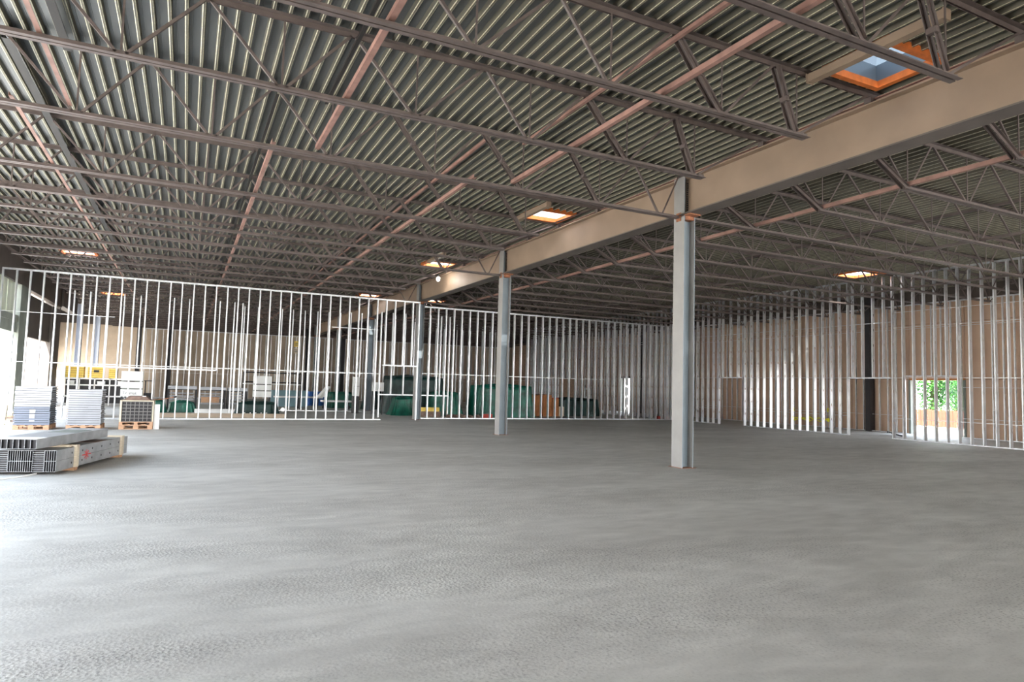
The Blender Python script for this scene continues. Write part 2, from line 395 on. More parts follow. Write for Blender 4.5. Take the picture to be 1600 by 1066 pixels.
lab = ['left bay roof joist crossing the extreme top of the frame', 'left bay roof joist fifth before the front column line', 'left bay roof joist whose tip ends beside the nearest skylight',
       'left bay roof joist, second before the front column line', 'left bay roof joist whose tip ends just before the front column']
for y, l in zip(left_y, lab): place(P1, 'roof_joist', l, y)
place(P2c, 'roof_joist', 'left bay joist whose bottom chord joins the front column', 11.2)
far = [14.5, 16.55, 18.45]
for k, y in enumerate(far): place(P2, 'roof_joist', 'left bay roof joist, %s past the front column' % ORD[k], y)
place(P2c, 'roof_joist', 'left bay joist whose bottom chord joins the second column', 20.27)
ys = [22.1, 23.9, 25.75, 27.55]
for k, y in enumerate(ys): place(P2, 'roof_joist', 'left bay roof joist, %s past the second column' % ORD[k], y)
place(P2c, 'roof_joist', 'left bay joist on the third column, above the stud partition', 29.34)
y = 31.15; k = 0
while y < YB - .5:
    place(P2, 'roof_joist', 'distant left bay roof joist, %s beyond the front stud partition' % ORD[k], y); y += 1.814; k += 1
# right bay
bnr = [11.65 + 1.83 * i for i in range(9)] + [27.7]; tnr = [9.75] + [12.4 + 1.84 * i for i in range(9)] + [29.2]
def hv(a, b, k): return a < 10
P3 = joist_parts(bnr, tnr, 9.68, 29.35, 11.55, 27.8, hv)
P3.append(('web_member', smesh(MB().bar((10.75, 0, ZJT - .05), (11.6, 0, ZJB + .05), .03, .03, (0, 1, 0)).mesh('web_member'), 'joist')))
P3c = joist_parts(bnr, tnr, 9.68, 29.35, 9.74, 27.8, hv, zb=5.36)
k = 0
for j in range(-5, 28):
    y = 11.2 + 1.814 * j
    if y > YB - .5: break
    if j % 5 == 0 and j >= 0:
        place(P3c, 'roof_joist', 'right bay joist tied to the %s column of the girder line' % ORD[j // 5], y)
    elif j < 0:
        place(P3, 'roof_joist', 'right bay roof joist, %s before the front column' % ORD[-j - 1], y)
    elif j < 5: place(P3, 'roof_joist', 'right bay roof joist, %s past the front column' % ORD[j - 1], y)
    elif j < 10: place(P3, 'roof_joist', 'right bay roof joist, %s past the second column' % ORD[j - 6], y)
    else: place(P3, 'roof_joist', 'distant right bay roof joist, %s beyond the third column' % ORD[j - 11], y)

# bridging angles
def bridge(x, z, y0, y1, m, label, w=.055):
    o = MB().prof((x, y0, z), (x, y1, z), [[(-w / 2, 0), (w / 2, 0), (w / 2, .006), (-w / 2 + .006, .006), (-w / 2 + .006, w), (-w / 2, w)]]).build('bridging_angle', m)
    return tag(o, label, 'bridging', 'bridging angles across the joists')
zb = ZJB + .07
bridge(-1.70, zb, .3, 11.2, 'pink', 'pinkish bridging angle at the upper left corner of the roof')
bridge(1.76, zb, .3, 11.2, 'pink', 'pink bridging angle crossing joists at top centre left of frame', .07)
bridge(5.38, zb, .3, 11.2, 'pink', 'long pink bridging angle before the front column, right of centre', .07)
bridge(-1.78, ZJT - .14, .3, 11.2, 'black', 'black bridging angle close under the deck at upper left', .11)
bridge(1.87, ZJT - .14, .3, 11.2, 'black', 'dark red bridging angle under the deck left of top centre', .05)
bridge(5.60, ZJT - .14, .3, 11.2, 'pink', 'upper pink bridging angle under the deck near top right')
bridge(-2.40, zb, 11.2, 59.5, 'pink', 'long pinkish bridging angle running away over the left side')
bridge(1.08, zb, 11.2, 59.5, 'pink', 'long pink bridging angle running away past the front column line, left of centre', .065)
bridge(4.62, zb, 11.2, 59.5, 'pink', 'long pink bridging angle running away at middle of the roof', .065)
bridge(-2.50, ZJT - .14, 11.2, 59.5, 'black', 'long black bridging angle under the deck on the left', .12)
bridge(1.10, ZJT - .14, 11.2, 59.5, 'black', 'long dark bridging angle under the deck, left of centre', .05)
bridge(4.88, ZJT - .14, 11.2, 59.5, 'pink', 'long upper bridging angle under the deck at middle of the roof', .05)
bridge(11.65, zb, 2.2, 59.5, 'pink', 'pink bridging angle nearest the girder in the right bay', .075)
bridge(17.2, zb, 2.2, 59.5, 'joist', 'brown bridging angle along mid-span of the right bay', .06)
bridge(17.3, ZJT - .14, 2.2, 59.5, 'joist', 'brown upper bridging angle under the right bay deck', .06)
bridge(22.8, zb, 2.2, 59.5, 'joist', 'brown bridging angle near the right stud partition', .06)

# ------------------------------------------------------------------ walls
# back wall, split in panels
wb = bpy.data.objects.new('wall_back', None); COL.objects.link(wb); tag(wb, kind='structure')
pm = smesh(MB().box(.01, 3.04, 0, .2, 0, 5.55).mesh('wall_panel'), 'wallb')
x = -9.2
while x < XR:
    link('wall_panel', pm, wb, (x, YB, 0)); x += 3.047
MB().box(-9.2, XR + .2, YB - .02, YB + .2, 5.55, 6.5).build('parapet_band', 'fascia', wb)
MB().box(-9.2, XR, YB - .01, YB + .2, 0, 5.5).build('joint_backing', 'dark', wb, (0, .05, 0))
# right wall, panels + door opening
wr = bpy.data.objects.new('wall_right', None); COL.objects.link(wr); tag(wr, kind='structure')
DO = [(16.73, 19.13, 2.42), (40.0, 41.3, 2.5)]
def rpanel(y0, y1, z0, z1, m='wallr'): MB().box(0, .2, y0 + .008, y1 - .008, z0 + .006, z1 - .006).build('wall_panel', m, wr, (XR, 0, 0))
edges = [3, 6, 8.5, 11, 13.9, 16.73, 19.13, 22, 25, 28, 31, 34, 37, 40.0, 41.3, 45, 48, 51, 54, 57, 60]
for a, b in zip(edges, edges[1:]):
    dz = 0
    for d0, d1, dh in DO:
        if abs(a - d0) < .01: dz = dh
    m = 'wallr' if b < 44 else 'brick'
    lv = [z for z in (0, 2.42, 4.9, 5.85) if z > dz + .2 or z == 0]
    lv = ([dz] if dz else [0]) + [z for z in (2.44, 4.9, 5.85) if z > dz + .15]
    for p, q in zip(lv, lv[1:]): rpanel(a, b, p, q, m)
mb = MB()
for a, b in zip(edges, edges[1:]):
    dz = max([dh for d0, d1, dh in DO if abs(a - d0) < .01] + [0])
    mb.box(.03, .25, a, b, dz, 5.85)
mb.build('joint_backing', 'dark', wr, (XR, 0, 0))
MB().box(-.03, .25, YN, YB, 5.85, 6.6).build('parapet_band', 'fascia', wr, (XR, 0, 0))
# steel posts along the right wall
for i, yy in enumerate([20.9, 38.4]):
    MB().box(-.42, -.08, yy - .12, yy + .12, 0, 6.3).build('wall_post', 'dark', wr, (XR, 0, 0))
# door surround in right wall
for j, (d0, d1, dh) in enumerate(DO):
    t = bpy.data.objects.new('door_%d' % (j + 1), None); COL.objects.link(t); tag(t, kind='structure')
    MB().box(XR - .05, XR + .26, d0 - .02, d0 + .07, 0, dh).build('jamb', 'girt', t)
    MB().box(XR - .05, XR + .26, d1 - .07, d1 + .02, 0, dh).build('jamb', 'girt', t)
    MB().box(XR - .05, XR + .26, d0, d1, dh - .02, dh + .12).build('lintel', 'orange' if j == 0 else 'dark', t)
# left wall
wl = bpy.data.objects.new('wall_left', None); COL.objects.link(wl); tag(wl, kind='structure')
MB().box(-6.25, -6.0, YN, 41.5, 5.10, 6.38).build('fascia_beam', 'fascia', wl)
MB().box(-6.2, -6.06, YN, 3.0, 0, 5.1).build('wall_panel', 'wallb', wl)  # unseen wall length added to cut daylight on the front floor
for a in range(8):
    y0 = 20 + a * 1.46
    MB().box(-6.16, -6.1, y0 + .02, y0 + 1.44, 3.86, 5.10).build('clerestory_panel', 'translucent', wl)
MB().box(-6.22, -6.02, 20, 31.9, 3.62, 3.86).build('girt', 'girt', wl)
MB().box(-6.2, -6.06, 20, 31.9, 3.2, 3.62).build('header_panel', 'girt', wl)
MB().box(-6.3, -5.98, 31.9, 33.2, 0, 5.10).build('pier', 'girt', wl)
MB().box(-6.2, -6.06, 33.2, 41.2, 3.15, 4.92).build('header_panel', 'fascia', wl)
MB().box(-6.3, -5.98, 38.9, 41.2, 0, 4.92).build('pier', 'fascia', wl)
MB().box(-6.3, -5.9, 41.2, 46.0, 5.15, 6.38).build('fascia_beam', 'fascia', wl)
for a in range(5): MB().box(-9.2, -9.0, 41.2 + a * 4.55, 42.0 + a * 4.55, 0, 3.7).build('pier', 'wallb', wl)
MB().box(-9.2, -9.0, 41.2, YB, 3.7, 6.5).build('header_panel', 'fascia', wl)
MB().box(-9.2, -6.0, 41.0, 41.2, 0, 6.5).build('return_wall', 'fascia', wl)
for i, (yy, w) in enumerate([(2.1, 0), (11.2, 1), (20.3, 2)]):
    column(-6.12, yy, 'steel column in the left wall line outside the frame, %s one' % ORD[i], False)
column(-5.9, 47.4, 'pale blue-white steel column behind the left end of the stud partition', False, 'palecol', 5.9)
column(-5.9, 56.4, 'distant pale steel column near the back left corner', False, 'palecol', 5.9)
column(-3.3, 57.5, 'dark steel column by the back wall, left part', False, 'dark', 6.2)
column(-1.2, 58.5, 'second dark steel column by the back wall, left part', False, 'dark', 6.2)
column(12.2, 58.5, 'dark steel column by the back wall behind the sign boards', False, 'dark', 6.2)
column(9.2, 58.5, 'dark steel column by the back wall beside the white rack', False, 'dark', 6.2)

# ------------------------------------------------------------------ stud partitions
def stud_mesh(z0, z1, depth=.152, fl=.041, punch=True):
    """C stud, web spans local Y (depth), flanges local X"""
    mb = MB(); h = depth / 2
    def strip(p, q, a, b):
        k = len(mb.v); mb.v += [(p[0], p[1], a), (q[0], q[1], a), (q[0], q[1], b), (p[0], p[1], b)]; mb.f.append((k, k + 1, k + 2, k + 3))
    strip((0, -h), (fl, -h), z0, z1); strip((0, h), (fl, h), z0, z1)
    strip((fl, -h), (fl, -h + .012), z0, z1); strip((fl, h), (fl, h - .012), z0, z1)
    if not punch: strip((0, -h), (0, h), z0, z1)
    else:
        strip((0, -h), (0, -.019), z0, z1); strip((0, .019), (0, h), z0, z1)
        z = z0
        zp = math.ceil((z0 + .2) / .61) * .61
        while zp < z1 - .2:
            strip((0, -.019), (0, .019), z, zp - .05); z = zp + .05; zp += .61
        strip((0, -.019), (0, .019), z, z1)
    return smesh(mb.mesh('stud'), 'galv')
def track(t, p, q, depth, up, name='track', lip=.03):
    d = depth / 2
    MB().open_prof(p, q, [(-d, lip * up), (-d, 0), (d, 0), (d, lip * up)]).build(name, 'galv', t)
def partition(label, axis, fixed, a0, a1, z1, openings=(), channels=(), depth=.152, spacing=.4064, jitter=.006, m=None, start=None, zlow=0, ztops=None, ragged=0, top=True):
    """axis 'x': wall runs along X at y=fixed; axis 'y': along Y at x=fixed"""
    loc = (a0, fixed, 0) if axis == 'x' else (fixed, a0, 0)
    t = thing('stud_partition', label, 'partition', loc)
    L = a1 - a0
    P = (lambda s, z: (s, 0, z)) if axis == 'x' else (lambda s, z: (0, s, z))
    full = stud_mesh(zlow + .002, z1, depth)
    heads = {}
    n = int(L / spacing + .5)
    for i in range(n + 1):
        s = min(i * spacing, L - .02); me = full; zz0 = 0
        for (o0, o1, oz) in openings:
            if o0 - a0 + .05 < s < o1 - a0 - .05:
                if oz not in heads: heads[oz] = stud_mesh(oz, z1, depth)
                me = heads[oz]
        o = link('stud', me, t, P(s + random.uniform(-jitter, jitter), random.uniform(-ragged, 0) if ragged else 0), (0, random.uniform(-.0008, .0008), 0) if axis == 'x' else (random.uniform(-.0008, .0008), 0, math.radians(90)))
    if top: track(t, P(0, z1), P(L, z1), depth, -1, 'top_track', .05)
    segs_, s = [], 0
    for (o0, o1, oz) in sorted(openings):
        if oz < z1 and zlow == 0:
            segs_.append((s, o0 - a0)); s = o1 - a0
        track(t, P(o0 - a0, oz), P(o1 - a0, oz), depth, 1, 'header_track', .05)
    segs_.append((s, L))
    if zlow == 0:
        for p, q in segs_:
            if q - p > .1: track(t, P(p, .003), P(q, .003), depth, 1, 'bottom_track', .035)
    else: track(t, P(0, zlow), P(L, zlow), depth, 1, 'bottom_track', .035)
    for z in channels:
        if isinstance(z, tuple): z, c0, c1 = z
        else: c0, c1 = a0, a1
        MB().bar(P(c0 - a0, z), P(c1 - a0, z), .012, .018).build('bridging_channel', 'galv', t)
    return t
partition('long left stud partition from the left wall to the third column', 'x', 28.83, -6.0, 9.35, 5.33, [(7.75, 9.35, 2.38)], [(2.02, -6, 7.7), (3.8, -6, -2.5), (3.95, 5.5, 7.5)])
partition('stud partition right of the third column, in front of green tarps', 'x', 29.97, 9.85, 24.6, 5.30, [], [(2.12, 9.9, 20.5), (4.15, 19.5, 24.5)])
partition('right stud partition piece with yellow tape behind it', 'y', 24.7, 18.66, 24.40, 6.37, [], [.80, 2.36, 4.55])
partition('right stud partition piece crossing in front of the bright doorway', 'y', 24.7, 11.0, 16.76, 6.37, [], [.80, 2.36, 4.3, 4.9])
partition('right stud partition piece beyond its far door gap', 'y', 24.7, 26.10, 29.97, 6.37, [], [.80, 2.36, 4.55])
def cripples(label, y0, y1, zh):
    t = thing('door_header_framing', label, 'partition', (24.7, y0, 0))
    me = stud_mesh(zh, 6.37)
    n = max(2, int((y1 - y0) / .4064))
    for i in range(n): link('stud', me, t, (0, (i + .6) * (y1 - y0) / n, 0), (0, 0, math.radians(90)))
    track(t, (0, 0, zh), (0, y1 - y0, zh), .152, 1, 'header_track', .05)
    MB().bar((0, 0, 4.55), (0, y1 - y0, 4.55), .014, .028).build('bridging_channel', 'galv', t)
cripples('short studs over the near door gap in the right partition', 16.80, 18.62, 2.33)
cripples('short studs over the far door gap in the right partition', 24.45, 26.05, 2.35)
# partitions behind
partition('second row of studs behind the left partition', 'x', 32.2, -4.3, 2.2, 5.05, [(-4.2, 1.25, 1.95)], [], top=False, jitter=.05, spacing=.61)
partition('third row of studs in front of the rear storage racks', 'x', 37.2, 2.6, 8.9, 5.5, [], [(2.1, 4.8, 8.9)], top=False, spacing=.61, jitter=.05)
partition('studs behind the third column above the dark tarps', 'x', 38.9, 9.9, 12.4, 5.7, [], [], top=False, spacing=.61, jitter=.05)
partition('hanging row of short studs over the tarp heap', 'x', 31.1, 8.2, 11.7, 5.0, [(8.2, 11.7, 1.05)], [], top=False, spacing=.61, jitter=.03)
partition('far row of studs right of the tarps', 'x', 43.0, 14.2, 24.0, 5.8, [], [2.1], top=False, spacing=.5, jitter=.06)
partition('far stud partition running away beyond the corner', 'y', 24.7, 30.4, 47.0, 6.3, [(40.2, 42.3, 2.3)], [2.3, 4.5])
partition('wall furring studs along the right wall', 'y', 29.15, 9.0, 38.0, 5.8, [(16.73, 19.13, 2.55)], [(.80, 9, 16.7), (2.1, 9, 16.7), (.80, 19.2, 38), (4.7, 9, 38)], depth=.092)
# furring against the back wall
partition('wall furring studs along the left part of the back wall', 'x', 59.7, -3.0, 11.5, 5.45, [], [2.0], depth=.152)
partition('wall furring studs along the right part of the back wall', 'x', 59.7, 12.6, 29.0, 5.45, [], [2.0], depth=.152)

# ------------------------------------------------------------------ material stacks in the left foreground
def pallet(t, w, d, h=.14, ox=0, oy=0):
    for k in range(5):
        a = ox + k * (w - .1) / 4; MB().box(a, a + .1, oy, oy + d, h - .02, h).build('deck_board', 'wood', t)
    for k in range(3):
        b = oy + k * (d - .09) / 2
        MB().box(ox, ox + w, b, b + .09, h - .045, h - .021).build('deck_board', 'wood', t)
        MB().box(ox, ox + w, b, b + .09, 0, .022).build('bottom_board', 'wood', t)
        for j in range(3):
            a = ox + j * (w - .14) / 2; MB().box(a, a + .14, b, b + .09, .022, h - .045).build('block', 'wood', t)
def sheet_stack(label, x0, y0, w, d, z0, z1, grey_to, rz=0, n=20, tags=False):
    p = thing('wooden_pallet', 'wooden pallet under the ' + label, 'pallet', (x0, y0, 0), rz); pallet(p, w, d + .02)
    t = thing('metal_track_bundle', label, 'metal bundle', (x0, y0, z0), rz)
    h = (z1 - z0) / n
    rnd = random.Random(int(x0 * 100))
    for k in range(n):
        z = k * h; j = rnd.uniform(-.012, .012); jj = rnd.uniform(-.03, .03); s = .018 if k % 2 else 0
        mb = MB()
        mb.box(j, w + j + jj * .4, s, s + .02, z, z + h * .80)
        mb.box(j, w + j + jj * .5, s + .02, d, z + h * .3, z + h * .48)
        for e in range(6):
            yy = .06 + e * (d - .10) / 5.5 + rnd.uniform(-.02, .02); mb.box(w * .6, w + j + jj * .5 - .004, yy, yy + .05, z + h * .48, z + h * .9)
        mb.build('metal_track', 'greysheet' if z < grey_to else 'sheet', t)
    MB().box(.03, w - .035, .042, d - .02, .005, z1 - z0 - .02).build('inner_core', 'dark', t)  # dark fill standing in for shade in the gaps between tracks
    if tags:
        for zz, hh, ww in ((.34, .09, .13), (.24, .07, .12), (.19, .04, .12), (.10, .03, .12)):
            MB().box(w * .44, w * .44 + ww, -.004, 0, zz, zz + hh).build('paper_label', 'paper', t)
    return t
sheet_stack('leftmost bundle of flat metal tracks with white paper labels', -4.32, 23.2, .86, 1.15, .142, 1.25, .52, 0, 17, True)
sheet_stack('second bundle of flat metal tracks, all pale, on its pallet', -3.04, 23.1, .86, 1.15, .142, 1.19, -1, 0, 16)
# crate of square tubes
p = thing('wooden_pallet', 'wooden pallet under the crate of square channels', 'pallet', (-1.73, 23.3, 0)); pallet(p, .90, 1.2, .155)
p2 = thing('wooden_pallet', 'upper wooden pallet directly below the crate of square channels', 'pallet', (-1.73, 23.3, .157))
for k in range(3): MB().box(k * .405, k * .405 + .09, 0, 1.2, 0, .05).build('block', 'wood', p2)
MB().box(0, .9, 0, 1.2, .05, .07).build('deck_board', 'wood', p2)
t = thing('channel_crate', 'wood-framed crate of black square channel ends, seven across', 'crate', (-1.73, 23.3, .228))
cw, chh = .90, .62
MB().box(0, .05, 0, 1.2, 0, chh).build('side_post', 'cream', t); MB().box(cw - .03, cw, 0, 1.2, 0, chh).build('side_post', 'cream', t)
MB().box(0, cw, 0, 1.2, chh, chh + .03).build('top_board', 'cream', t)
nx, nz = 7, 6; ux = (cw - .10) / nx; uz = (chh - .02) / nz
cell = MB(); e = .0065
cell.box(0, ux - .004, 0, 1.15, 0, e).box(0, e, 0, 1.15, e, uz - .004).box(ux - .004 - e, ux - .004, 0, 1.15, e, uz - .004).box(0, ux - .004, 0, 1.15, uz - .004 - e, uz - .004)
cell.box(ux * .3, ux * .5, .03, .04, e, uz * .35)
cm = smesh(cell.mesh('channel'), 'greyrim'); cm.materials.append(M['darkchan'])
for q in cm.polygons: q.material_index = 0 if q.normal.y < -.5 and q.center.y < .01 else 1  # front rims grey, inner faces coloured dark as shade
for i in range(nx):
    for k in range(nz): link('channel', cm, t, (.055 + i * ux, .01 + random.uniform(0, .02), .01 + k * uz))
MB().box(.055, cw - .035, .06, .07, .01, chh - .01).build('backing', 'dark', t)  # dark sheet painted in for the shade deep inside the channels
t = thing('rubber_mat_pile', 'brown folded material lying on the channel crate', 'sheet pile', (-1.66, 23.35, .88))
for k in range(4):
    b = MB(); w0, w1 = .02 + k * .03, .74 - k * .035
    b.quadbox([(w0, 0, k * .03), (w1, 0, k * .03), (w1, .9, k * .03), (w0, .9, k * .03), (w0 + .02, .02, k * .03 + .028), (w1 - .02, .02, k * .03 + .028), (w1 - .02, .88, k * .03 + .028), (w0 + .02, .88, k * .03 + .028)])
    b.build('folded_sheet', 'rubble', t)
MB().box(.5, .6, -.01, .1, .12, .135).build('paper_label', 'paper', t)
tag(MB().box(-.82, -.66, 23.4, 23.5, .0, .76).build('leaning_board', 'white'), 'white board leaning against the right side of the channel crate', 'panel')
o = thing('propped_pipe', 'thin brown rod sticking out to the right of the channel crate', 'rod', (-.9, 23.9, .88))
MB().tube([(0, 0, 0), (.3, 0, .03), (.62, 0, .10)], .014).build('shaft', 'rust', o); MB().rod((.60, 0, .095), (.68, 0, .12), .03, 8).build('cap', 'dark', o)

# front bundles of studs
def frame_dir(x, y, rz): return thing
R1 = -math.atan2(.78, 2.90)
t = thing('stud_bundle', 'lower bundle of nested galvanised studs on timber blocks, front left', 'stud bundle', (-1.78, 12.78, .052), R1)
# local: x negative = to the left, y = length
Lb = 3.02; hb = .165
def block_v(x0, x1, z0, z1, n):   # studs on edge: vertical slots
    w = (x1 - x0) / n
    for i in range(n):
        a = x0 + i * w
        mb = MB().box(a, a + .004, 0, Lb, z0, z1).box(a, a + w - .002, 0, Lb, z0, z0 + .003).box(a, a + w - .002, 0, Lb, z1 - .003, z1)
        bo = mb.build('stud', 'bundle', t); bo.data.materials.append(M['darkchan'])
        for q in bo.data.polygons: q.material_index = 0 if (q.normal.y < -.5 and q.center.y < .01) else 1  # front ends plain metal, inner faces coloured dark as slot shade
def block_h(x0, x1, z0, z1, n):
    w = (z1 - z0) / n
    for i in range(n):
        a = z0 + i * w
        mb = MB().box(x0, x1, 0, Lb, a, a + .004).box(x0, x0 + .003, 0, Lb, a, a + w - .004).box(x1 - .003, x1, 0, Lb, a, a + w - .004)
        bo = mb.build('stud', 'bundle', t); bo.data.materials.append(M['darkchan'])
        for q in bo.data.polygons: q.material_index = 0 if (q.normal.y < -.5 and q.center.y < .01) else 1  # inner faces again carry the slot shade in their colour
for zz in (0, hb + .004):
    block_v(-.165, 0, zz, zz + hb, 5); block_h(-.335, -.17, zz, zz + hb, 5); block_v(-.68, -.34, zz, zz + hb, 11); block_h(-.85, -.685, zz, zz + hb, 5); block_v(-1.2, -.855, zz, zz + hb, 10)
MB().box(-1.2, .003, .0, Lb, 2 * hb + .004, 2 * hb + .007).box(0, .003, 0, Lb, 0, hb).box(0, .003, 0, Lb, hb + .004, 2 * hb + .004).build('outer_stud', 'bundle', t)
for yy in (.95, 1.35, 1.75, 2.15, 2.55, .55):
    for zz in (.085, .25):
        MB().rod((.0032, yy, zz), (.006, yy, zz), .018, 10).build('punch_hole', 'dark', t)
MB().box(-1.19, -.006, .035, .05, .004, 2 * hb).build('shadow_backing', 'dark', t)  # dark sheet standing in for shade deep in the slots
sp_ = MB(); zc, yc = .165, 1.12
for k in range(8):
    a = k * math.pi / 4; sp_.bar((.0045, yc, zc), (.0045, yc + .11 * math.cos(a) * (1.6 if k % 4 == 0 else 1), zc + .085 * math.sin(a)), .02, .002, (1, 0, 0))
sp_.build('spray_mark', 'spray', t)
MB().box(-1.2, .0, 1.5, 2.0, 2 * hb + .007, 2 * hb + .013).build('strap_rust', 'rubble', t)
for yy in (.62, 2.62): 
    MB().box(.006, .05, yy, yy + .09, -.0, 2 * hb + .03).build('batten', 'cream', t)
    MB().box(-1.25, .05, yy - .02, yy + .10, 2 * hb + .014, 2 * hb + .045).build('top_batten', 'cream', t)
MB().box(-1.3, -.02, .50, .585, 2 * hb + .014, 2 * hb + .05).build('top_batten', 'cream', t)
for j, yy in enumerate((.60, 2.60)):
    c, s = math.cos(R1), math.sin(R1); o = MB().box(-1.25, .03, yy, yy + .12, 0, .048).build('timber_block', 'wood', None, (-1.78, 12.78, 0)); o.rotation_euler = (0, 0, R1)
    tag(o, ['near', 'far'][j] + ' timber block on the floor under the lower stud bundle', 'timber')
R2 = -math.atan2(.76, 2.45)
t = thing('stud_bundle', 'upper bundle of studs resting on the lower bundle, open ends toward camera', 'stud bundle', (-2.03, 12.62, .432), R2)
Lb = 2.5
block_v(-.66, 0, 0, .15, 8)
MB().box(-.65, -.006, .045, .06, .004, .148).build('shadow_backing', 'dark', t)  # dark sheet in place of shade behind the open ends
MB().box(-.66, .003, 0.28, Lb, .15, .156).box(.0, .003, 0, Lb, 0, .15).build('outer_stud', 'bundle', t)
MB().box(-.66, .003, 0, .30, .15, .158).build('white_board', 'white', t)
# slurry spill on top
MB().box(-.50, -.06, 1.35, 2.0, .157, .160).build('strap_rust', 'girt', t)
# cable on the floor
tag(MB().tube([(-2.9, 12.1, .012), (-2.45, 12.35, .012), (-2.2, 12.65, .012), (-2.05, 12.95, .012)], .012).build('cable', 'white'), 'white cable on the floor at the extreme left edge', 'cable')
# lumber pile at far left
t = thing('lumber_pile', 'cream lumber offcuts piled at the left edge behind the metal bundles', 'lumber', (-5.6, 24.9, 0))
for k in range(7):
    zz = .02 + k * .06; MB().bar((random.uniform(-.2, .1), .05 * k, zz), (random.uniform(.85, 1.1), .04 * k + random.uniform(-.1, .2), zz + random.uniform(-.01, .02)), .09, .045).build('board', 'cream', t)
MB().bar((.75, 0, 0.02), (.78, .05, .62), .05).build('upright', 'cream', t)
t = thing('wood_scrap', 'brown wooden crate scrap in front of the lumber at left edge', 'lumber', (-5.3, 26.6, 0))
MB().box(0, .9, 0, .5, 0, .12).build('board', 'rubble', t); MB().box(.1, .8, .02, .4, .12, .26).build('board', 'rubble', t)

# ------------------------------------------------------------------ things behind the left partition
def box_stack(label, x0, x1, y, z0, z1, text=False, rz=0):
    t = thing('white_tool_box', label, 'job box', (x0, y, 0), rz); w = x1 - x0; h = z1 - z0
    MB().box(0, w, 0, .6, z0 + h * .63, z1).build('upper_box', 'white', t)
    MB().box(0, w, 0, .6, z0, z0 + h * .28).build('lower_box', 'white', t)
    MB().box(0, w, 0, .6, z0 + h * .33, z0 + h * .58).build('middle_box', 'white', t)
    MB().box(.03, w - .03, .03, .57, z0 + h * .28, z0 + h * .63).build('recess', 'girt', t)
    MB().box(w * .12, w * .62, -.006, 0, z0 + h * .585, z0 + h * .615).build('handle_slot', 'dark', t)
    for a in (.02, w - .07):
        for b in (.02, .53): MB().box(a, a + .05, b, b + .05, 0, z0).build('leg', 'dark', t)
    if text:
        cu = bpy.data.curves.new('lettering', 'FONT'); cu.body = 'Trumat'; cu.size = .19; cu.extrude = .002
        tmp = bpy.data.objects.new('lettering', cu); COL.objects.link(tmp)
        dg = bpy.context.evaluated_depsgraph_get(); me = bpy.data.meshes.new_from_object(tmp.evaluated_get(dg)); bpy.data.objects.remove(tmp)
        me.materials.clear(); me.materials.append(M['ink'])
        link('lettering', me, t, (w * .08, -.006, z0 + h * .08), (math.pi / 2, 0, 0))
    return t
box_stack('tall white stacked job box with dark lettering, behind the channel crate', -2.62, -1.75, 35.0, .69, 1.84, True)
box_stack('second tall white job box, right of the dark table frames', 3.05, 3.87, 35.0, .76, 1.80)
t = thing('black_frame', 'black metal frame standing behind the left white job box', 'frame', (-1.72, 35.5, 0))
MB().bar((0, 0, 1.42), (.38, 0, 1.42), .04).build('rail', 'dark', t); MB().bar((.36, 0, 0), (.36, 0, 1.42), .05).build('post', 'dark', t); MB().bar((.06, 0, 0), (.06, 0, 1.42), .05).build('post', 'dark', t); MB().box(.0, .3, .1, .4, .5, .85).build('motor', 'dark', t)
# long shelf rack with yellow crates
t = thing('storage_rack', 'long pale storage rack at far left behind the partition', 'rack', (-5.8, 42, 0))
for z in (1.40, 1.05, .45): MB().box(0, 2.9, 0, .9, z, z + .07).build('shelf', 'white', t)
for a in (0, .7, 1.4, 2.1, 2.84):
    MB().box(a, a + .06, 0, .06, 0, 1.47).build('post', 'white', t); MB().box(a, a + .06, .84, .9, 0, 1.47).build('post', 'white', t)
MB().box(.05, 2.85, .5, .55, .1, 1.38).build('dark_backing', 'dark', t)
for k, (a, b, h) in enumerate([(-5.75, -4.9, .62), (-4.72, -4.0, .60), (-3.75, -3.35, .52)]):
    t = thing('yellow_crate', ['wide yellow slatted crate on the rack, leftmost', 'middle yellow crate on the rack with a dark hole', 'small yellow crate at the right end of the row on the rack'][k], 'crate', (a, 42.05, 1.472))
    for j in range(5): MB().box(0, b - a, 0, .6, j * h / 5, (j + .86) * h / 5).build('slat', 'yellow', t)
    MB().box(.02, b - a - .02, .03, .57, .01, h * .97).build('core', 'orange', t)
    if k == 1: MB().box(.28, .52, -.006, 0, .30, .42).build('hole', 'dark', t)
for k, (a, z, w, h) in enumerate([(-4.95, .521, .4, .25), (-4.25, 1.121, .35, .17), (-4.2, .521, .25, .30), (-5.6, 1.121, .3, .2), (-3.3, 1.121, .2, .2)]):
    t = thing('storage_bin', ['low white bin on the bottom shelf, left part of the rack', 'white rounded bin on the middle shelf at the centre of the rack', 'wide white bin on the bottom shelf, right part of the rack', 'small white bin on the middle shelf at the rack left end', 'small white bin on the middle shelf at the rack right end'][k], 'bin', (a, 42.06, z))
    MB().box(0, w, 0, .4, 0, h * .8).build('body', 'white', t); MB().box(-.015, w + .015, -.015, .415, h * .8, h).build('lid', 'white', t)
t = thing('red_handcart', 'red and white handcart behind the gap between the two metal bundles', 'cart', (-4.85, 38.0, 0))
MB().bar((0, 0, .9), (.35, 0, .5), .06).build('handle', 'red', t); MB().bar((.35, 0, .5), (.35, 0, .12), .06).build('upright', 'white', t); MB().box(0, .5, 0, .5, .1, .16).build('plate', 'white', t); MB().rod((.1, -.02, .1), (.1, .05, .1), .1, 12, (0, 0, 1)).build('wheel', 'dark', t)
t = thing('board_pile', 'orange board pile between the metal bundles on the floor', 'board pile', (-4.0, 30.3, 0))
for k in range(6): MB().box(0, 1.1, 0, 1.1, k * .12, k * .12 + .10).build('board', 'wood', t)
